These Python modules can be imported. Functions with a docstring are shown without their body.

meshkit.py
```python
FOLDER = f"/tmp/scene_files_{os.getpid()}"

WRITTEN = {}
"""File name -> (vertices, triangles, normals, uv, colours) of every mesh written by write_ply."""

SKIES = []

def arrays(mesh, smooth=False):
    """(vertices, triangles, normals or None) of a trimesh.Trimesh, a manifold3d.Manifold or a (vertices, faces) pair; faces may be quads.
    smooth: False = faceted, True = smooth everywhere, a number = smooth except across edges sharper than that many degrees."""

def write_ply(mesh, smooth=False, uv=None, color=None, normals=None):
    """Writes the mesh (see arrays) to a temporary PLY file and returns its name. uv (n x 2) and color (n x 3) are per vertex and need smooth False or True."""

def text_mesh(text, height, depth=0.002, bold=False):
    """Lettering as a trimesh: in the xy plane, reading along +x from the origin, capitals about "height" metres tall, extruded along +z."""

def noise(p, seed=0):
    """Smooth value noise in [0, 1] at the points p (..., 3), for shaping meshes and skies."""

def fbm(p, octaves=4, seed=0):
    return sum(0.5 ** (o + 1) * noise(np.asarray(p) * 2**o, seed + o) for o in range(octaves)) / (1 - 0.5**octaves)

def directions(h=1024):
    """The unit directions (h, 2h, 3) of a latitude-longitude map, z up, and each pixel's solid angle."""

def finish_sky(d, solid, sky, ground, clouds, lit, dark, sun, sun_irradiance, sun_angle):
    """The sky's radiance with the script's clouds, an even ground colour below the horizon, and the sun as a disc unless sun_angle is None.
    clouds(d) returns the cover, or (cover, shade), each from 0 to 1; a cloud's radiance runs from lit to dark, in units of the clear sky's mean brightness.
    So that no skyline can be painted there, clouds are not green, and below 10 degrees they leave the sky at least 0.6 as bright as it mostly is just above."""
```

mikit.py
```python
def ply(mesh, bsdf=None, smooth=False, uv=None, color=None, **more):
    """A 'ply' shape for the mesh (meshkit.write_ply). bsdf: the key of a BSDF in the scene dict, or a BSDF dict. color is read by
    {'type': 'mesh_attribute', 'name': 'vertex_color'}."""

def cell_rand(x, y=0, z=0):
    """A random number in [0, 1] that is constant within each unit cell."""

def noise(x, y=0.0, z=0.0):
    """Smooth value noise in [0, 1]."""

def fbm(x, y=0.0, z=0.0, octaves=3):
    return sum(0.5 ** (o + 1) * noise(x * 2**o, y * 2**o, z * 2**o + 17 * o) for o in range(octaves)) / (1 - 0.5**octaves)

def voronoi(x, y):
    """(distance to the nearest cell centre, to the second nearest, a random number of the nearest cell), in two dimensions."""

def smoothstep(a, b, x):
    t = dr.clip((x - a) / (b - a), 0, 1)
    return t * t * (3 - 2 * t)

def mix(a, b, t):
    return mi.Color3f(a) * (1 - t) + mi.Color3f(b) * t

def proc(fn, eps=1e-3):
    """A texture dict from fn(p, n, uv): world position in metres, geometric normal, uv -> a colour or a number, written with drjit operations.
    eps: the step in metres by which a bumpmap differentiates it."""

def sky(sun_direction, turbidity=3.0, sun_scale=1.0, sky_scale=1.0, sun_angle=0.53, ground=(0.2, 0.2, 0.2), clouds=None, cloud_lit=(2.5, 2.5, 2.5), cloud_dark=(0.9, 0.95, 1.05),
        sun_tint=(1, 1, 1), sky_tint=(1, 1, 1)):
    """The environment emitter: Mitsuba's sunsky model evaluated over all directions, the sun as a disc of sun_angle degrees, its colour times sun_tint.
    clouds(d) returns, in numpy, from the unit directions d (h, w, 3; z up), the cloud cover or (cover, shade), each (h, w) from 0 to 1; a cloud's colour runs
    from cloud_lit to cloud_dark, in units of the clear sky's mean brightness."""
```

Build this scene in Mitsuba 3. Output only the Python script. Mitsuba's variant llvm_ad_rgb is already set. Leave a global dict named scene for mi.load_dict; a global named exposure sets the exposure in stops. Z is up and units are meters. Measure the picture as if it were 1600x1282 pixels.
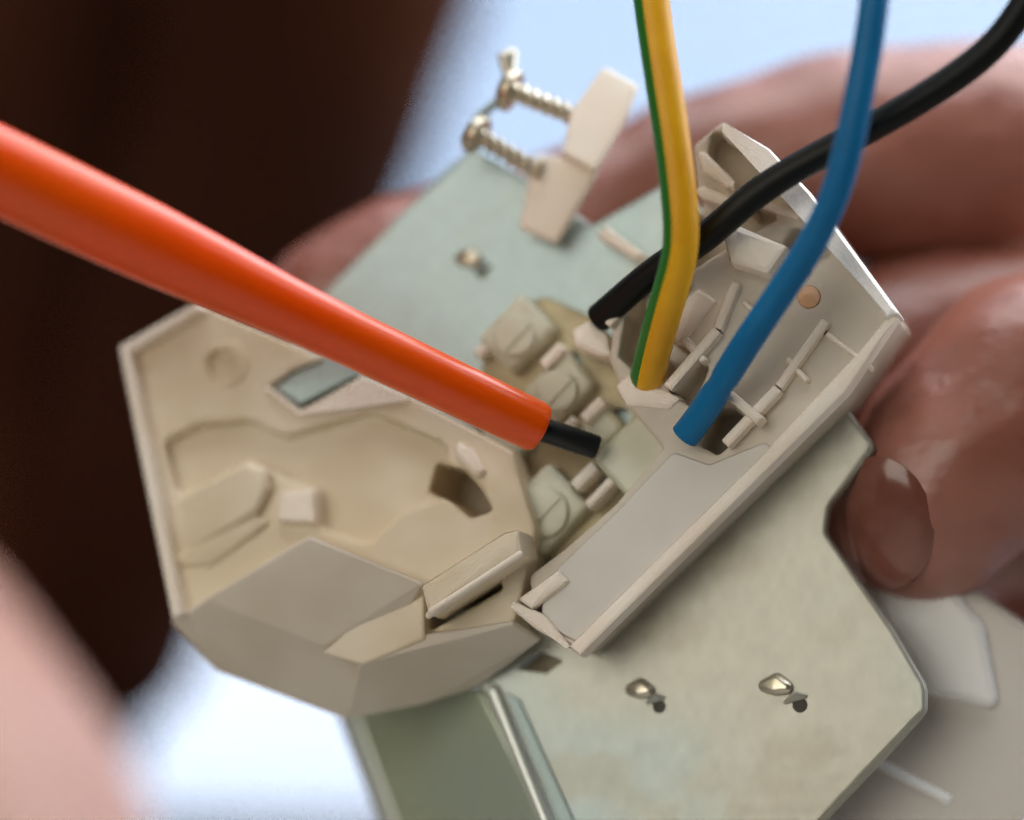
import math, random
import numpy as np, trimesh, mitsuba as mi, drjit as dr, mikit, meshkit
import manifold3d as m3
from manifold3d import Manifold, Mesh
from shapely.geometry import Polygon, Point
from scipy.interpolate import CubicSpline

random.seed(7); np.random.seed(7)
scene, labels = {}, {}
T = mi.ScalarTransform4f
MM = 0.001

# ------------------------------------------------------------------ camera, lamps, exposure
CAM_D, CAM_Z, HFOV = 0.280, 1.20, 18.06
exposure = 0.0
CAM = np.array([0.0, -CAM_D, CAM_Z])
scene['camera'] = {'type': 'thinlens', 'fov': HFOV, 'fov_axis': 'x', 'aperture_radius': 0.0092, 'focus_distance': 0.268,
                   'near_clip': 0.02, 'far_clip': 20.0,
                   'to_world': T().look_at(origin=CAM.tolist(), target=[0, 0, CAM_Z], up=[0, 0, 1])}

def lamp(name, label, origin, target, w, h, rgb):
    m = trimesh.creation.box((w, h, 0.004))
    # only the front face emits strongly enough to matter: a thin panel
    v = np.array([[-w/2, -h/2, 0], [w/2, -h/2, 0], [w/2, h/2, 0], [-w/2, h/2, 0]]); f = np.array([[0, 1, 2], [0, 2, 3]])
    s = mikit.ply((v, f), 'lamp_white')
    s['to_world'] = T().look_at(origin=origin, target=target, up=[0.01, 0.02, 1] if abs(origin[0]-target[0])+abs(origin[1]-target[1]) > .3 else [0, 1, 0])
    s['emitter'] = {'type': 'area', 'radiance': {'type': 'rgb', 'value': list(rgb)}}
    scene[name] = s
    labels[name] = {'label': label, 'category': 'lamp'}

scene['lamp_white'] = {'type': 'diffuse', 'reflectance': {'type': 'rgb', 'value': [.8, .8, .8]}}
lamp('ceiling_lamp', 'large white ceiling light panel above the work', [0.15, 0.0, 2.75], [0.0, 0.0, 1.2], 1.7, 1.5, (3.1, 3.1, 3.2))
lamp('window', 'tall bright window behind the camera on the left', [-1.3, -2.0, 1.9], [0.0, 0.0, 1.2], 2.0, 1.8, (2.4, 2.2, 1.86))
lamp('window_001', 'bright side window to the right of the work', [1.3, 0.35, 1.9], [0.0, 0.05, 1.2], 1.2, 1.1, (4.6, 4.6, 4.8))
lamp('window_002', 'added light panel high up behind the work, out of view', [0.5, 0.93, 2.15], [0.0, 0.0, 1.2], 1.3, 0.8, (5.5, 5.6, 5.9))  # unseen panel added to give the upper edges their highlights

# ------------------------------------------------------------------ geometry helpers (millimetres, socket frame)
F = 800.0 / math.tan(math.radians(HFOV) / 2)
def ray(px, py):
    return np.array([(px - 800.0) / F, 1.0, -(py - 641.0) / F])
def at(px, py, y):
    """point (metres) seen at a photo pixel, at depth y millimetres behind the socket's centre"""
    return CAM + ray(px, py) * (y * MM + CAM_D)
LEFT, UP = math.radians(14), math.radians(8)
N = np.array([-math.sin(LEFT), -math.cos(LEFT) * math.cos(UP), math.sin(UP)]); N /= np.linalg.norm(N)
B = np.array([0, 0, 1.0]) - N[2] * N; B /= np.linalg.norm(B)
A = np.cross(B, N)
Q = np.array([0, 0, CAM_Z])
def loc(px, py, c=0.0):
    """a photo pixel on the socket's plane of height c -> socket coordinates in millimetres"""
    d = ray(px, py); t = (c * MM - (CAM - Q) @ N) / (d @ N)
    p = CAM + d * t - Q
    return np.array([p @ A, p @ B, c * MM]) / MM
def world(v):
    v = np.asarray(v, float) * MM
    return Q + v[:, :1] * A + v[:, 1:2] * B + v[:, 2:3] * N
def dev(px, py, c):
    return world(loc(px, py, c)[None])[0]

def man(v, f):
    return Manifold(Mesh(np.asarray(v, np.float32), np.asarray(f, np.uint32)))
def offset_loop(p, d):
    """moves a counter-clockwise loop inwards by d, vertex by vertex"""
    a, b, c = np.roll(p, 1, 0), p, np.roll(p, -1, 0)
    e1, e2 = b - a, c - b
    n1 = np.stack([-e1[:, 1], e1[:, 0]], 1); n1 /= np.linalg.norm(n1, axis=1, keepdims=True) + 1e-9
    n2 = np.stack([-e2[:, 1], e2[:, 0]], 1); n2 /= np.linalg.norm(n2, axis=1, keepdims=True) + 1e-9
    k = 1 + (n1 * n2).sum(1, keepdims=True)
    return p + d * (n1 + n2) / np.maximum(k, 0.5)
def slab(poly, c0, c1, ch=0.3, rad=0.5, tilt=None):
    """a solid with the given outline (local mm), rounded corners, bevelled upper edge; tilt: fn(x, y) added to the upper heights"""
    P = Polygon(poly).buffer(0)
    if rad:
        P = P.buffer(-rad, quad_segs=4).buffer(2 * rad, quad_segs=4).buffer(-rad, quad_segs=4)
        if P.is_empty: P = Polygon(poly).buffer(0)
    if P.geom_type != 'Polygon': P = max(P.geoms, key=lambda g: g.area)
    P = P.simplify(0.03)
    L = np.array(P.exterior.coords)[:-1]
    if not P.exterior.is_ccw: L = L[::-1]
    ch = min(ch, (c1 - c0) * 0.45)
    layers = [(L, c0), (L, c1 - ch), (offset_loop(L, ch * .3), c1 - ch * .3), (offset_loop(L, ch), c1)]
    n = len(L); v, f = [], []
    for k, (l, z) in enumerate(layers):
        zz = np.full(n, z)
        if tilt and k: zz = zz + np.array([tilt(*q) for q in l])
        v.append(np.column_stack([l, zz]))
    for k in range(len(layers) - 1):
        for i in range(n):
            j = (i + 1) % n
            f += [[k*n+i, k*n+j, (k+1)*n+j], [k*n+i, (k+1)*n+j, (k+1)*n+i]]
    tri = np.array(m3.triangulate([layers[-1][0].astype(np.float32)])); f += (tri + 3*n).tolist()
    tri = np.array(m3.triangulate([L.astype(np.float32)])); f += tri[:, ::-1].tolist()
    return man(np.vstack(v), f)
def px_poly(pts, c):
    return [loc(x, y, c)[:2] for x, y in pts]
def px_slab(pts, c0, c1, ch=0.3, rad=0.4, tilt=None):
    return slab(px_poly(pts, c1), c0, c1, ch, rad, tilt)
def px_cut(pts, c0, top=40, rad=0.4):
    """cutter whose floor at c0 shows at the given pixels"""
    return slab(px_poly(pts, (c0 + 9) / 2 if c0 < 5 else c0), c0, top, 0.0001, rad)
def px_hull(pts, r=0.25):
    """rounded convex solid through points (px, py, c)"""
    return Manifold.batch_hull([Manifold.sphere(r, 12).translate(loc(*p).tolist()) for p in pts])
def ring(px, py, c, r, n=28):
    x, y, _ = loc(px, py, c)
    return [(x + r*math.cos(2*math.pi*k/n), y + r*math.sin(2*math.pi*k/n)) for k in range(n)]
def soft(m, edge=.45, it=6):
    """moulded look: a refined copy with its edges rounded a little"""
    me = m.refine_to_length(edge).to_mesh()
    t = trimesh.Trimesh(np.array(me.vert_properties)[:, :3], np.array(me.tri_verts), process=True)
    trimesh.smoothing.filter_taubin(t, lamb=.5, nu=.46, iterations=it)
    return np.array(t.vertices), np.array(t.faces)
UD, VD = np.array([.69, -.72]), np.array([.68, .73])       # the block's two directions in the photo
def uv_box(cx, cy, lu, lv):
    c = np.array([cx, cy], float)
    return [tuple(c + a*lu/2*UD + b*lv/2*VD) for a, b in ((-1, -1), (1, -1), (1, 1), (-1, 1))]
def uv_wall(a, b, t):
    a, b = np.array(a, float), np.array(b, float); d = (b - a)/np.linalg.norm(b - a); n = np.array([-d[1], d[0]])*t/2
    return [tuple(a - n), tuple(b - n), tuple(b + n), tuple(a + n)]
def add(key, m, bsdf, smooth=35, label=None, local=True):
    me = m.to_mesh() if hasattr(m, 'to_mesh') else None
    v, f = (np.array(me.vert_properties)[:, :3], np.array(me.tri_verts)) if me is not None else m
    if local: v = world(v)
    k, i = key, 0
    while k in scene:
        i += 1; k = f'{key}_{i:03d}'
    scene[k] = mikit.ply(trimesh.Trimesh(v, f, process=False), bsdf, smooth=smooth)
    if label: labels[k] = {'label': label}
    return k

# ------------------------------------------------------------------ materials
def pr(name, color, rough=.45, spec=.5, metal=0.0, bump=None, **more):
    d = {'type': 'principled', 'base_color': mikit.proc(color) if callable(color) else {'type': 'rgb', 'value': list(color)},
         'roughness': rough, 'specular': spec, 'metallic': metal, **more}
    if bump:
        d = {'type': 'bumpmap', 'arbitrary': mikit.proc(bump[0], eps=bump[2]), 'scale': bump[1], 'bsdf': d}
    scene[name] = {'type': 'twosided', 'bsdf': d}
def mott(c0, c1, s):
    def fn(p, n, uv):
        return mikit.mix(c0, c1, mikit.smoothstep(.3, .7, mikit.fbm(p.x*s, p.y*s, p.z*s)))
    return fn
def fine(s):
    def fn(p, n, uv):
        return mikit.fbm(p.x*s, p.y*s, p.z*s)
    return fn
grain = fine(900.0)
pr('beige_plastic', mott((.60, .50, .335), (.68, .60, .455), 150), .42, .45, bump=(grain, .00006, 2e-4))
pr('pale_plastic', mott((.74, .65, .54), (.78, .72, .62), 160), .4, .45)
pr('smoke_plastic', mott((.49, .465, .415), (.55, .525, .475), 120), .3, .5)
pr('highlight_steel', (.66, .71, .66), .3, .6, metal=.5)  # steel lightened in colour for the highlights on fold and lip
pr('lit_plastic', (.86, .85, .81), .35, .5)  # block plastic whitened to carry the light on its upper right wall
pr('grey_plastic', mott((.51, .45, .36), (.575, .52, .435), 120), .45, .4, bump=(grain, .00006, 2e-4))
pr('olive_plastic', mott((.47, .46, .33), (.58, .585, .46), 180), .38, .5)
def zinc(p, n, uv):
    a = mikit.smoothstep(.35, .65, mikit.fbm(p.x*38+3, p.y*38, p.z*38)); b = mikit.smoothstep(.5, .75, mikit.fbm(p.x*160, p.y*160+7, p.z*160))
    c = mikit.fbm(p.x*1400, p.y*1400, p.z*700)
    return mikit.mix(mikit.mix((.305, .39, .39), (.385, .38, .32), a), (.31, .285, .22), .5*b) * (.92 + .16*c)
pr('steel', zinc, .38, .6, metal=.5, bump=(fine(500.0), .00006, 3e-4))
pr('shaded_strip', mott((.24, .20, .11), (.34, .29, .17), 300), .4, .5, metal=.4)  # shade between the clamps is put into this dark brown
pr('dull_steel', (.27, .34, .33), .4, .5, metal=.5)
pr('olive_steel', mott((.40, .47, .38), (.42, .48, .34), 60), .45, .5, metal=.4)
pr('brass', mott((.50, .45, .33), (.62, .58, .47), 500), .3, .5, metal=.8)
pr('copper', mott((.42, .22, .10), (.55, .34, .20), 900), .45, .5, metal=.2)
pr('orange_sleeve', mott((.74, .064, .001), (.70, .078, .002), 60), .25, .5, bump=(fine(300.0), .00003, 3e-4))
pr('blade_steel', (.018, .02, .02), .35, .5, metal=.4)
pr('yellow_sheath', mott((.72, .38, .008), (.66, .32, .006), 200), .42, .3)
pr('green_sheath', (.015, .14, .012), .4, .3)
pr('blue_sheath', mott((.001, .115, .29), (.002, .135, .32), 200), .45, .25)
pr('black_sheath', (.004, .005, .0045), .45, .2)
def skin_dark(p, n, uv):
    t = mikit.fbm(p.x*70, p.y*70, p.z*70)
    s = mikit.fbm(p.x*420, p.y*420, p.z*420)
    return mikit.mix(mikit.mix((.215, .072, .045), (.315, .125, .092), mikit.smoothstep(.3, .7, t)), (.17, .05, .034), .28*mikit.smoothstep(.5, .85, s))
def skin_lines(p, n, uv):
    a = mikit.noise(p.x*700, p.y*700, p.z*1600); b = mikit.noise(p.x*1700+9, p.y*900, p.z*800)
    return .6*a + .4*b
pr('brown_skin', skin_dark, .36, .55, bump=(skin_lines, .00006, 1.5e-4), clearcoat=.35, clearcoat_gloss=.75)
pr('pink_skin', mott((.37, .195, .145), (.43, .245, .185), 30), .5, .35, bump=(skin_lines, .0001, 2e-4))
pr('nail', mott((.15, .052, .035), (.19, .07, .05), 300), .17, .7)
def cloth_col(p, n, uv):
    return mikit.mix((.026, .0075, .0033), (.095, .030, .012), mikit.smoothstep(.35, .75, mikit.fbm(p.x*22, p.y*22, p.z*7)))
pr('brown_cloth', cloth_col, .9, .1)
pr('wall_paint', mott((.47, .60, .77), (.51, .63, .78), 6), .8, .2)
pr('table_paint', mott((.47, .53, .63), (.50, .56, .64), 9), .6, .3)
pr('cover_plastic', mott((.50, .475, .43), (.55, .52, .475), 50), .4, .45)
pr('cover_plastic_pale', (.74, .75, .74), .35, .5)

# ------------------------------------------------------------------ backdrop
bw = trimesh.creation.box((4.0, 0.02, 3.0)); bw.apply_translation([0, 0.96, 1.5])
scene['wall'] = mikit.ply(bw, 'wall_paint'); labels['wall'] = {'label': 'pale bluish white wall out of focus behind the work', 'category': 'wall', 'kind': 'structure'}
tb = trimesh.creation.box((1.8, 0.75, 0.03)); tb.apply_translation([0, 0.19 + .375, CAM_Z - .060 - .015])
scene['table'] = mikit.ply(tb, 'table_paint'); labels['table'] = {'label': 'bright white table top blurred behind and below the socket', 'category': 'table'}
fl = trimesh.creation.box((6.0, 6.0, 0.02)); fl.apply_translation([0, -1.5, -0.01])
scene['floor'] = mikit.ply(fl, 'cover_plastic'); labels['floor'] = {'label': 'plain floor below the work', 'kind': 'structure'}

# ------------------------------------------------------------------ the socket
S = 'wall_socket'
labels[S] = {'label': 'open back of a beige wall socket on a galvanised steel mounting plate', 'category': 'wall socket'}
# mounting plate
plate = px_slab([(738, 226), (835, 284), (922, 352), (1045, 282), (1120, 340), (1310, 620), (1370, 702), (1296, 790), (1290, 832), (1340, 905), (1396, 985), (1447, 1072), (1447, 1112), (1400, 1165),
                 (1262, 1310), (868, 1310), (824, 1200), (790, 1130), (738, 1062), (640, 900), (420, 640), (425, 560), (510, 450), (640, 318)], -1.3, 0, .45, .9)
for (x, y, r) in ((754, 426, .6), (1030, 1104, .6), (1250, 1102, .65)):
    plate -= slab(ring(x, y, 0, r), -5, 5, .01, 0)
plate -= px_cut([(694, 728), (742, 742), (800, 812), (750, 830), (682, 776)], -5, 5, .2)
plate -= px_cut([(795, 1045), (835, 1015), (875, 1030), (845, 1052)], -5, 5, .2)
add(S + '__mounting_plate', plate, 'steel', 30)
add(S + '__front_housing', px_slab([(560, 500), (800, 340), (1040, 440), (1240, 640), (960, 1040), (800, 1060), (740, 1030), (660, 950), (480, 800)], -11, -4.4, .5, 1.5), 'beige_plastic', 30)
# its folded edge
fl = px_hull([(772, 1082, .1), (868, 1315, .1), (772, 1082, -2), (868, 1315, -2)], .75)
add(S + '__flange__fold', fl, 'highlight_steel', 40)
fl = px_hull([(750, 1082, -1.6), (866, 1315, -1.6), (548, 1108, -12), (625, 1315, -12)], .5)
add(S + '__flange', fl, 'olive_steel', 35, 'darker steel flange folded back along the lower left edge of the plate')
add(S + '__flange__shadow_strip', px_slab([(788, 1080), (812, 1092), (912, 1315), (884, 1315)], -.2, .3, .2, .1), 'dull_steel', 30)  # dark strip standing in for the shadow beside the fold
add(S + '__flange__lip', px_hull([(533, 1110, -12), (612, 1315, -12), (555, 1108, -11.4), (634, 1315, -11.4)], .5), 'highlight_steel', 35)
# lanced brass tabs
for (x, y, s) in ((732, 405, .85), (1000, 1078, .9), (1212, 1072, 1.15)):
    m = px_hull([(x-14*s, y, -.1), (x+2*s, y-8*s, .1), (x+14*s, y+2*s, .3), (x, y+4*s, .2)], .62)
    k = add(S + '__lanced_tab', m, 'brass', 40)
    add(k + '__burr', px_hull([(x+14*s, y+22*s, .2), (x+26*s, y+10*s, .5), (x+40*s, y+14*s, .2)], .2), 'steel', 40)
base = px_slab([(184, 541), (306, 472), (470, 545), (640, 620), (800, 705), (838, 830), (800, 985), (660, 990), (506, 1010), (400, 1004), (268, 968)], -4, 6, .3, .5)
recess = px_cut([(248, 690), (300, 662), (380, 655), (440, 680), (570, 640), (690, 690), (700, 770), (620, 800), (570, 850), (498, 826), (494, 762), (440, 745), (385, 715), (270, 775), (262, 740)], 4.7, rad=.9)
hole = px_cut([(694, 728), (742, 742), (768, 770), (788, 806), (752, 818), (722, 792), (682, 776)], -4.5, rad=.3)
slot = px_cut([(417, 606), (456, 577), (515, 556), (566, 586), (467, 643)], 3.2, rad=.2)
gap = px_cut([(664, 974), (760, 914), (792, 905), (800, 925), (690, 990)], -3, rad=.2)
base = base - recess - hole - slot - gap - slab(ring(352, 570, 6, 1.6), 5.4, 40, .01, 0)
add(S + '__housing', soft(base), 'beige_plastic', 50)
add(S + '__housing__rim', px_slab([(184, 541), (306, 472), (315, 482), (202, 551), (284, 960), (268, 968)], 5.5, 7.6, .3, .1), 'pale_plastic', 30)  # paler than the housing: the edge highlight is in its colour
add(S + '__housing__tongue', px_hull([(262, 800, 5.2), (385, 736, 6.8), (408, 742, 6.8), (412, 762, 6.8), (395, 795, 6.6), (280, 870, 5.4)], .7), 'beige_plastic', 40)
add(S + '__housing__rib', px_slab([(437, 768), (490, 766), (494, 819), (430, 816)], 5, 7.2, .4, .3), 'pale_plastic', 35)
b = slab(ring(352, 568, 6.3, 2.1), 5.6, 6.3, .3, 0) - slab(ring(346, 574, 6.3, 1.7), 0, 30, .01, 0)
add(S + '__housing__boss', b, 'beige_plastic', 40)
add(S + '__contact', px_slab([(425, 607), (458, 583), (520, 555), (560, 586), (468, 634)], 3, 5.4, .3, .1), 'dull_steel', 30, 'bluish steel contact in a slot of the housing')
add(S + '__housing__slot_rim', px_slab([(412, 604), (421, 604), (467, 641), (566, 588), (640, 622), (632, 628), (570, 600), (466, 651)], 5.5, 6.5, .4, .05), 'pale_plastic', 35)
add(S + '__housing__ridge', px_hull([(268, 880, 6), (400, 812, 6.4), (412, 818, 6.3), (330, 880, 6)], .35), 'beige_plastic', 40)
# sloping lower face
pan = px_hull([(300, 958, 6.6), (327, 938, 7.2), (484, 844, 8.2), (655, 914, 8.0), (575, 968, 7.2), (506, 1008, 6.8), (342, 1044, 4.2), (540, 1118, 2.2), (274, 972, 5), (560, 1000, -2), (484, 870, 0), (400, 1030, 0)], .3)
add(S + '__sloping_panel', pan, 'grey_plastic', 25, 'smooth grey sloping panel at the lower left of the housing')
add(S + '__sloping_panel__step', px_slab([(500, 1021), (562, 970), (662, 930), (664, 1000), (566, 1040)], -1, 7.4, .3, .2), 'beige_plastic', 30)
add(S + '__lower_wall', px_hull([(566, 1036, 6.8), (659, 998, 6.8), (800, 975, 6.8), (838, 998, 4), (786, 1032, 0), (747, 1067, .6), (664, 1094, 1.4), (545, 1118, 2.0), (600, 1050, -2), (760, 1000, -2)], .3), 'grey_plastic', 25)
# rocking lever with its pale edge
lev = px_slab([(655, 916), (786, 832), (812, 826), (817, 868), (780, 890), (668, 965)], 5, 10.2, .6, .3)
add(S + '__lever', lev, 'beige_plastic', 30)
add(S + '__lever__edge', px_hull([(675, 955, 10.2), (812, 866, 10.2), (670, 962, 9.6)], .3), 'pale_plastic', 35)
# --- middle strip
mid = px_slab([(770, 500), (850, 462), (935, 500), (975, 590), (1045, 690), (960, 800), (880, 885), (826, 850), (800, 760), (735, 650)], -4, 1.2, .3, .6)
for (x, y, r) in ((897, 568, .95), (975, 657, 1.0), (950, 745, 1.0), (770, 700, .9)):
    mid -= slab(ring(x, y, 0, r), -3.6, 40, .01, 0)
add(S + '__terminal_strip', mid, 'shaded_strip', 30, 'strip under the pale clamps, coloured dark for the shade between the terminals')
for x, y, lu, lv, c in ((806, 520, 100, 78, 3.4), (872, 606, 96, 76, 3.4), (850, 796, 112, 96, 3.6), (786, 690, 70, 66, 3.0), (992, 712, 108, 92, 4.4), (938, 668, 60, 56, 3.2)):
    add(S + '__terminal_strip__cell', soft(px_slab(uv_box(x, y, lu, lv), 0, c, .5, .6), .4, 4), 'olive_plastic', 50)
for x, y, r, c in ((802, 524, 1.9, 3.4), (868, 610, 1.9, 3.4), (846, 800, 2.3, 3.6)):
    m = slab(ring(x, y, c + .7, r), c - .4, c + .7, .3, 0) - px_cut(uv_box(x, y, r*30, 9), c + .35, 30, 0)
    add(S + '__terminal_strip__cap', m, 'olive_plastic', 35)
for x, y, lu, lv, c in ((862, 556, 46, 20, 4.4), (926, 640, 46, 20, 4.4), (782, 742, 44, 22, 4.4), (912, 744, 50, 20, 4.2), (758, 540, 44, 18, 3.0), (884, 668, 40, 16, 4.4), (936, 770, 60, 16, 4.4)):
    add(S + '__terminal_strip__clamp', px_slab(uv_box(x, y, lu, lv), 0, c, .4, .2), 'pale_plastic', 35)
# --- right-hand terminal block
blk = px_slab([(1128, 190), (1200, 232), (1265, 302), (1400, 492), (1312, 622), (903, 1018), (838, 986), (826, 900), (880, 860), (960, 790), (1035, 700), (985, 640), (950, 560), (960, 500), (1045, 400), (1090, 300), (1082, 228)], -4, 6.4, .35, .4)
cuts = [px_cut([(1112, 208), (1150, 212), (1235, 300), (1215, 318), (1150, 296), (1106, 250)], 2.8),
        px_cut([(1092, 300), (1150, 312), (1225, 340), (1130, 395), (1060, 440), (1040, 430)], 2.6),
        px_cut([(985, 470), (1045, 430), (1085, 450), (1050, 530), (1010, 600), (970, 560)], 2),
        px_cut([(1240, 355), (1290, 372), (1300, 400), (1255, 420), (1222, 386)], 3.2),
        px_cut([(1098, 700), (1120, 640), (1150, 640), (1180, 668), (1128, 716)], 1, rad=.3),
        px_cut([(838, 962), (850, 926), (915, 918), (945, 955), (900, 1003)], 2.8),
        px_cut([(818, 842), (850, 834), (884, 862), (842, 890)], 1.2, rad=.3),
        px_cut([(1035, 545), (1060, 520), (1110, 575), (1085, 640), (1050, 620)], 2.6, rad=.3)]
for c in cuts: blk -= c
add(S + '__terminal_block', soft(blk), 'grey_plastic', 50)
add(S + '__terminal_block__floor_panel', px_slab([(906, 1006), (846, 976), (846, 912), (968, 795), (1052, 706), (1108, 726), (1196, 690), (1210, 704)], 5, 6.62, .2, .6), 'smoke_plastic', 35, 'smooth bluish grey floor panel along the long edge of the terminal block')
for a, b, t, c in (((948, 508), (1082, 352), 13, 7.4), ((1042, 606), (1120, 515), 18, 7.6), ((1120, 515), (1150, 440), 16, 7.4), ((1132, 694), (1215, 606), 18, 7.8), ((1215, 606), (1290, 500), 16, 7.4),
                   ((1096, 252), (1140, 292), 12, 7.6), ((1150, 300), (1250, 338), 13, 7.2), ((1205, 395), (1262, 425), 11, 7.2), ((1160, 470), (1200, 506), 10, 7.2), ((1228, 560), (1262, 596), 10, 7.2), ((1290, 520), (1352, 566), 10, 7.0)):
    add(S + '__rib', px_slab(uv_wall(a, b, t), 2, c, .3, .15), 'pale_plastic', 35)
add(S + '__terminal_block__wall', px_slab([(1128, 188), (1200, 230), (1266, 300), (1404, 488), (1384, 497), (1253, 316), (1190, 246), (1126, 208)], 4.5, 8.6, .8, .05, tilt=lambda x, y: 0), 'lit_plastic', 30)
add(S + '__terminal_block__wall', px_slab([(1402, 494), (1322, 612), (906, 1026), (888, 1010), (1304, 598), (1382, 498)], 5.5, 7.8, .3, .05), 'pale_plastic', 30)
add(S + '__terminal_block__wall', px_slab([(838, 985), (905, 1022), (890, 1012), (850, 960), (800, 938), (795, 950)], 3, 7.4, .3, .05), 'pale_plastic', 30)
for pts, c in (([(1088, 238), (1100, 236), (1150, 284), (1146, 298), (1096, 268)], 7.6), ([(1082, 296), (1100, 288), (1176, 322), (1172, 336), (1096, 312)], 7),
               ([(1106, 598), (1124, 594), (1194, 652), (1182, 664)], 8.6), ([(1058, 530), (1074, 526), (1108, 562), (1094, 568)], 7.4),
               ([(808, 936), (872, 890), (888, 908), (830, 954)], 7.4), ([(1066, 470), (1090, 450), (1120, 470), (1060, 545), (1048, 530)], 6.9),
               ([(1000, 448), (1018, 440), (1030, 470), (1012, 492)], 7), ([(930, 368), (945, 352), (1005, 396), (990, 405)], 3.2)):
    add(S + '__rib', px_slab(pts, 2 if c > 5 else -.5, c, .35, .15), 'pale_plastic', 35)
for pts, c in (([(1128, 362), (1150, 350), (1232, 385), (1200, 430), (1140, 412)], 9), ([(890, 516), (918, 500), (948, 520), (958, 560), (930, 556), (896, 542)], 6.2),
               ([(958, 602), (984, 582), (1068, 622), (1046, 642), (978, 636)], 6.8), ([(707, 688), (737, 700), (757, 735), (745, 750), (712, 718)], 7)):
    add(S + '__release_tab', px_slab(pts, 2, c, .6, .3), 'pale_plastic', 35)
add(S + '__contact', slab(ring(1264, 464, 6.6, 1.0), 5, 6.62, .12, 0), 'copper', 40, 'small round orange contact beside the blue wire')
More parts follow.
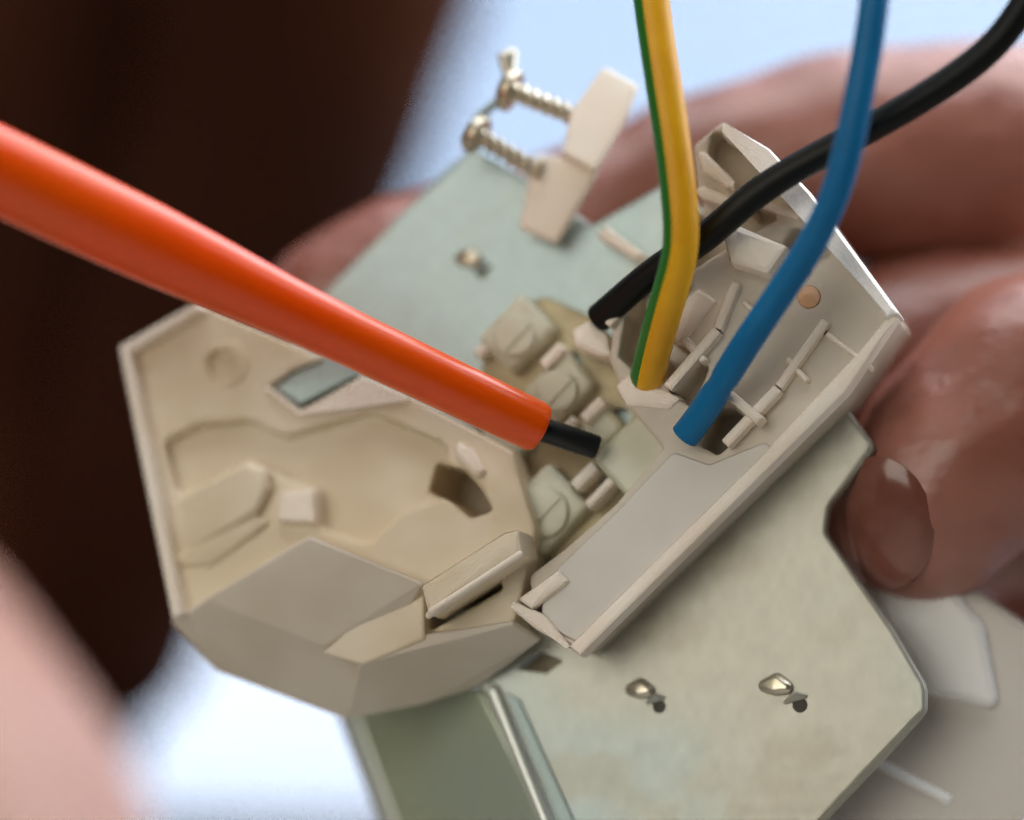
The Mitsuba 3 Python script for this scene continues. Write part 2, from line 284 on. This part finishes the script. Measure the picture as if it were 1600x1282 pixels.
# --- fixing claw: pale spacer and two screws
sp = px_hull([(945, 116, 2.6), (988, 140, 2.6), (968, 190, 4.2), (926, 262, 6), (888, 240, 6), (900, 180, 4.6), (945, 116, 1), (926, 262, 1), (888, 240, 1)], .5)
add(S + '__claw_spacer', sp, 'pale_plastic', 30)
add(S + '__claw_spacer', px_hull([(842, 252, 3), (912, 258, 3), (925, 272, 3), (868, 372, 2.4), (820, 352, 2.4), (842, 252, 0), (868, 372, 0)], .5), 'pale_plastic', 30)
def helix_rod(p0, p1, r, depth, pitch, sides=20):
    p0, p1 = np.asarray(p0), np.asarray(p1); L = np.linalg.norm(p1-p0); t = (p1-p0)/L
    a = np.cross(t, [0.1, .2, 1]); a /= np.linalg.norm(a); b = np.cross(t, a)
    nz = int(L / pitch * 8) + 1; ang = np.arange(sides)*2*math.pi/sides
    zz = np.linspace(0, L, nz); v = []
    for z in zz:
        ph = (z/pitch - ang/(2*math.pi)) % 1
        rr = r - depth*np.abs(2*ph-1)
        v.append(p0 + t*z + rr[:, None]*(np.cos(ang)[:, None]*a + np.sin(ang)[:, None]*b))
    v = np.vstack(v + [p0[None], p1[None]]); f = []
    for k in range(nz-1):
        for i in range(sides):
            j = (i+1) % sides
            f += [[k*sides+i, k*sides+j, (k+1)*sides+j], [k*sides+i, (k+1)*sides+j, (k+1)*sides+i]]
    c0, c1 = nz*sides, nz*sides+1
    f += [[c0, (i+1) % sides, i] for i in range(sides)] + [[c1, (nz-1)*sides+i, (nz-1)*sides+(i+1) % sides] for i in range(sides)]
    return v, np.array(f)
def disc(c, axis, r, h, r2=None):
    c, axis = np.asarray(c), np.asarray(axis)/np.linalg.norm(axis)
    m = trimesh.creation.cylinder(r, h, sections=32)
    m = trimesh.creation.revolve(np.array([[0, -h/2], [r*.9, -h/2], [r, -h/2+h*.15], [r, h*.1], [r*.82, h/2], [0, h/2]]), sections=32)
    m.apply_transform(trimesh.geometry.align_vectors([0, 0, 1], axis)); m.apply_translation(c)
    return np.array(m.vertices), np.array(m.faces)
for (h, e, r) in (((800, 142), (905, 184), 1.0), ((748, 212), (842, 268), .95)):
    p0, p1 = loc(*h, 4), loc(*e, 4)
    k = add(S + '__claw_screw', helix_rod(p0, p1, r, .42, 1.0), 'brass', 50)
    add(k + '__head', disc(p0 - (p1-p0)/np.linalg.norm(p1-p0)*.3, p0-p1, 1.95 if h[0] > 780 else 1.8, 1.1), 'brass', 40)
add(S + '__claw_link', px_hull([(786, 150, 4.3), (778, 160, 3.6), (748, 182, 4.3), (742, 190, 3.6)], .35), 'steel', 40)
add(S + '__claw_link', px_hull([(786, 90, 4.6), (800, 84, 4.2), (796, 122, 4.8)], .5), 'brass', 40)

# ------------------------------------------------------------------ grey cover behind, lower right
C = 'cover_plate'
labels[C] = {'label': 'grey plastic cover plate behind the lower right corner of the steel plate', 'category': 'cover plate'}
add(C + '__panel', px_slab([(1000, 1000), (1470, 880), (1540, 930), (1680, 1030), (1760, 1400), (930, 1400)], -13, -9, 1.0, 1.5), 'cover_plastic', 30)
add(C + '__raised_panel', px_slab([(1370, 890), (1480, 905), (1535, 975), (1562, 1112), (1452, 1084), (1380, 1040)], -9.5, -7.6, .8, .8), 'cover_plastic_pale', 30, 'paler rounded raised corner of the grey cover')
add(C + '__ridge', px_hull([(1375, 1196, -8.9), (1480, 1252, -8.9), (1384, 1190, -9.4), (1486, 1244, -9.4)], .35), 'cover_plastic_pale', 40)

# ------------------------------------------------------------------ wires
def tube_rings(pts, r, n=140, sides=36):
    pts = np.asarray(pts); d = np.r_[0, np.cumsum(np.linalg.norm(np.diff(pts, axis=0), axis=1))]
    cs = CubicSpline(d, pts); s = np.linspace(0, d[-1], n); P = cs(s); t = cs(s, 1); t /= np.linalg.norm(t, axis=1, keepdims=True)
    v = np.tile([0, -1.0, 0], (n, 1)); v -= (v*t).sum(1, keepdims=True)*t; v /= np.linalg.norm(v, axis=1, keepdims=True)
    u = np.cross(v, t)
    R = np.broadcast_to(r, (n,))[:, None]
    wob = 1 + .006*np.sin(s[:, None]*700 + 1)
    return P, u, v, R*wob
def sector(P, u, v, R, a0, a1, k=18, lift=1.0, close=False):
    n = len(P); ang = np.linspace(a0, a1, k)
    V = P[:, None] + lift*R[:, :, None]*(np.cos(ang)[None, :, None]*u[:, None] + np.sin(ang)[None, :, None]*v[:, None])
    V = V.reshape(-1, 3); f = []
    for i in range(n-1):
        for j in range(k-1):
            a = i*k+j; f += [[a, a+1, a+k+1], [a, a+k+1, a+k]]
    if close:
        V = np.vstack([V, P[:1], P[-1:]])
        f += [[n*k, j+1, j] for j in range(k-1)] + [[n*k+1, (n-1)*k+j, (n-1)*k+j+1] for j in range(k-1)]
    return V, np.array(f)
def put(key, vf, bsdf, smooth=40, label=None):
    return add(key, vf, bsdf, smooth, label, local=False)
W = 'electrical_wire'
yel = [dev(1010, 598, 5.2), dev(1021, 550, 9), dev(1046, 460, 13), dev(1063, 385, 15), dev(1061, 310, 16), dev(1042, 165, 17), dev(1018, 0, 17), dev(1004, -200, 16), dev(1000, -500, 10)]
P, u, v, R = tube_rings(yel, .00148)
labels[W] = {'label': 'yellow and green striped wire entering the middle terminal', 'category': 'wire'}
side = np.sign(u[60, 0]); g0, g1 = (math.radians(123), math.radians(262)) if side > 0 else (math.radians(-82), math.radians(57))
put(W + '__sheath', sector(P, u, v, R, g1 - 2*math.pi, g0, 30), 'yellow_sheath')
put(W + '__stripe', sector(P, u, v, R, g0, g1, 16), 'green_sheath', label='green stripe along the left side of the yellow wire')
blu = [dev(1070, 682, 7.6), dev(1104, 636, 9), dev(1158, 550, 12), dev(1218, 460, 14), dev(1302, 310, 17), dev(1339, 165, 19), dev(1353, 90, 19.5), dev(1366, 0, 20), dev(1380, -200, 19), dev(1385, -500, 12)]
P, u, v, R = tube_rings(blu, .00122)
R = R * (1 - .16*np.exp(-((np.linalg.norm(P - dev(1124, 604, 10.5), axis=1)/.0006)**2)))[:, None]
k = 'electrical_wire_001'
scene[k] = mikit.ply(trimesh.Trimesh(*sector(P, u, v, R, 0, 2*math.pi, 37, close=True), process=False), 'blue_sheath', smooth=40)
labels[k] = {'label': 'blue wire entering the terminal nearest the long edge of the socket', 'category': 'wire'}
bla = [dev(936, 497, 6.0), dev(985, 455, 8), dev(1032, 418, 9.5), dev(1100, 372, 11), dev(1180, 305, 12), dev(1290, 238, 12.5), dev(1400, 178, 13), dev(1500, 115, 13), dev(1558, 65, 13), dev(1605, 0, 13), dev(1680, -150, 12), dev(1750, -400, 10)]
P, u, v, R = tube_rings(bla, .00122)
k = 'electrical_wire_002'
scene[k] = mikit.ply(trimesh.Trimesh(*sector(P, u, v, R, 0, 2*math.pi, 37, close=True), process=False), 'black_sheath', smooth=40)
labels[k] = {'label': 'black wire curving in behind the blue and yellow wires', 'category': 'wire'}

# ------------------------------------------------------------------ screwdriver
D = 'screwdriver'
labels[D] = {'label': 'orange insulated screwdriver pointing at the socket from the left', 'category': 'screwdriver'}
tip, back = dev(846, 671, 9.0), at(0, 268, -24)
ax = (back - tip); Ls = np.linalg.norm(ax); ax /= Ls
def revolve_along(prof, origin, axis, sections=64):
    m = trimesh.creation.revolve(np.array(prof), sections=sections)
    m.apply_transform(trimesh.geometry.align_vectors([0, 0, 1], axis)); m.apply_translation(origin)
    return np.array(m.vertices), np.array(m.faces)
mm = MM
prof = [(0, 0), (1.5*mm, 0), (1.95*mm, .15*mm), (2.15*mm, .6*mm), (2.2*mm, 6*mm), (2.32*mm, 18*mm), (2.5*mm, 24*mm), (2.95*mm, 31*mm), (3.25*mm, 37*mm), (3.38*mm, 45*mm), (3.4*mm, Ls), (3.45*mm, Ls+.03), (0, Ls+.03)]
put(D + '__sleeve', revolve_along(prof, tip, ax), 'orange_sleeve', 45)
prof = [(0, Ls+.028), (6*mm, Ls+.028), (7*mm, Ls+.03), (7.5*mm, Ls+.036), (9*mm, Ls+.046), (13*mm, Ls+.06), (14*mm, Ls+.09), (12.5*mm, Ls+.125), (8*mm, Ls+.133), (0, Ls+.134)]
put(D + '__handle', revolve_along(prof, tip, ax), 'orange_sleeve', 45)
# blade: round shank flattened to a flat tip
e = dev(934, 700, 6.2); bx = e - tip; Lb = np.linalg.norm(bx); bx /= Lb
n0 = np.cross(bx, [0, -1, 0]); n0 /= np.linalg.norm(n0); n1 = np.cross(bx, n0)
ang = np.arange(24)*2*math.pi/24; V = []
for s, w, h in ((-.004, 1.05, 1.05), (.0, 1.05, 1.05), (.35, 1.05, 1.0), (.6, 1.05, .8), (.9, 1.02, .5), (.98, 1.0, .45), (1.0, .9, .38)):
    c = tip + bx*(s if s < 0 else s*Lb)
    cx, sx = np.cos(ang), np.sin(ang); q = max(0, s)*.6
    cx2, sx2 = np.sign(cx)*np.abs(cx)**(1-q*.6), np.sign(sx)*np.abs(sx)**(1-q*.6)
    V.append(c + (w*mm*cx2)[:, None]*n0 + (h*mm*sx2)[:, None]*n1)
K = len(V); V = np.vstack(V + [V[0].mean(0)[None], V[-1].mean(0)[None]]); f = []
for i in range(K-1):
    for j in range(24):
        jj = (j+1) % 24; f += [[i*24+j, i*24+jj, (i+1)*24+jj], [i*24+j, (i+1)*24+jj, (i+1)*24+j]]
f += [[K*24, (j+1) % 24, j] for j in range(24)] + [[K*24+1, (K-1)*24+j, (K-1)*24+(j+1) % 24] for j in range(24)]
put(D + '__blade', (V, np.array(f)), 'blade_steel', 40, 'short dark blade tip beyond the orange sleeve')

# ------------------------------------------------------------------ hands and cloth: skins over chains of spheres
def chains(chs, edge=.0012, it=12, amp=.0003, freq=90, seg=40):
    solids = []
    for ch in chs:
        pts = [(at(x, y, d) / MM, r) for x, y, d, r in ch]
        for (p, r), (q, s) in zip(pts[:-1], pts[1:]):
            solids.append(Manifold.batch_hull([Manifold.sphere(r, seg).translate(p.tolist()), Manifold.sphere(s, seg).translate(q.tolist())]))
    m = Manifold.batch_boolean(solids, m3.OpType.Add).refine_to_length(edge / MM)
    me = m.to_mesh(); t = trimesh.Trimesh(np.array(me.vert_properties)[:, :3] * MM, np.array(me.tri_verts), process=True)
    trimesh.smoothing.filter_taubin(t, lamb=.5, nu=.51, iterations=it)
    n = np.array(t.vertex_normals)
    t.vertices = t.vertices + n * ((meshkit.fbm(np.array(t.vertices)*freq, 3) - .5) * 2 * amp)[:, None]
    return t
hand = chains([
    [(2150, 420, 34, 17), (1850, 330, 24, 12.5), (1560, 255, 21, 11.2), (1330, 250, 20, 10.3), (1080, 305, 20, 9.0), (850, 395, 19, 8.4), (640, 440, 17, 8.0), (520, 486, 16, 7.0)],      # forefinger
    [(2150, 560, 34, 17), (1850, 580, 22, 11.5), (1590, 555, 17, 10.8), (1420, 575, 16, 10), (1200, 640, 13, 8.6), (1010, 690, 14, 8.0), (900, 720, 15, 7.0)],                      # middle finger
    [(2150, 760, 36, 16), (1900, 830, 22, 10.5), (1640, 780, 22, 9.0), (1400, 800, 22, 8.2), (1180, 850, 20, 7.8), (1060, 880, 18, 7.0)],                                               # ring finger
    [(2150, 900, 38, 14), (1960, 1000, 30, 9), (1780, 990, 30, 8.0), (1660, 960, 32, 7.4), (1620, 890, 36, 6.6)],                                                                        # little finger
    [(2150, 560, 30, 16), (1850, 590, 6, 13), (1620, 625, 1, 11), (1510, 712, -1.5, 9.4), (1464, 768, -2, 8.6), (1447, 793, -1.5, 8.2)],                                                   # thumb
    [(2150, 420, 34, 17), (2150, 560, 34, 18), (2150, 760, 36, 16), (2150, 900, 38, 14)],
    [(2150, 560, 34, 18), (2600, 760, 50, 25)], [(2150, 800, 36, 16), (2600, 760, 50, 25)], [(2600, 760, 50, 25), (4200, 1300, 110, 36)]], edge=.0011, it=26, amp=.00055, freq=150)
put('person', (np.array(hand.vertices), np.array(hand.faces)), 'brown_skin', True)
labels['person'] = {'label': 'brown hand gripping the socket from behind, thumb on the right edge of its plate', 'category': 'person'}
def nail(c, r, zd, xd, w, h, th=.0004):
    zd = np.asarray(zd, float)/np.linalg.norm(zd); xd = np.asarray(xd, float); xd -= zd*(xd@zd); xd /= np.linalg.norm(xd); yd = np.cross(zd, xd)
    n = 16; g = np.linspace(-1, 1, n); V = []
    for sgn in (1, 0):
        for a in g:
            for b in g:
                aa, bb = a*math.sqrt(1-b*b/2), b*math.sqrt(1-a*a/2)
                x, y = aa*w, bb*h; edge = (aa*aa+bb*bb)
                z = math.sqrt(max(r*r - x*x - .25*y*y, 1e-9)) + (th*(1-edge**4) if sgn else -.0012)
                V.append(c + xd*x + yd*y + zd*z)
    f = []
    for i in range(n-1):
        for j in range(n-1):
            q = i*n+j; f += [[q, q+n, q+n+1], [q, q+n+1, q+1], [n*n+q, n*n+q+n+1, n*n+q+n], [n*n+q, n*n+q+1, n*n+q+n+1]]
    m = trimesh.Trimesh(np.array(V), f, process=False)
    return np.array(m.vertices), np.array(m.faces)
th_c = at(1455, 782, -1.8)
put('person__fingernail', nail(th_c, .0084, [-.62, -.75, -.22], [.75, -.6, -.1], .0046, .0058), 'nail', True, 'short dark glossy thumbnail pressed against the plate')
arm = chains([[(-375, 1470, 92, 47), (-700, 2400, 100, 52), (-1200, 4200, 140, 58)], [(-375, 1470, 92, 47), (-385, 1240, 96, 38)]], edge=.004, it=10, amp=.0008, freq=25)
put('person_001', (np.array(arm.vertices), np.array(arm.faces)), 'pink_skin', True)
labels['person_001'] = {'label': 'blurred bare pinkish forearm at the lower left edge of the photo', 'category': 'person'}
cl = chains([[(520, -900, 150, 26), (505, -60, 150, 22.5), (430, 220, 150, 20), (330, 480, 150, 18), (220, 760, 150, 16), (150, 985, 150, 14)],
             [(80, -900, 165, 26), (110, -50, 160, 22), (60, 350, 160, 20), (-20, 700, 160, 20), (-100, 1050, 160, 22), (-160, 1500, 165, 26)],
             [(200, 600, 165, 14), (60, 900, 160, 18), (0, 1300, 160, 16)], [(-200, -900, 160, 26), (-260, 500, 160, 30), (-300, 1500, 160, 30)]], edge=.003, it=8, amp=.0012, freq=40)
put('clothing', (np.array(cl.vertices), np.array(cl.faces)), 'brown_cloth', True)
labels['clothing'] = {'label': 'very dark brown folded cloth blurred behind the orange screwdriver', 'category': 'clothing'}
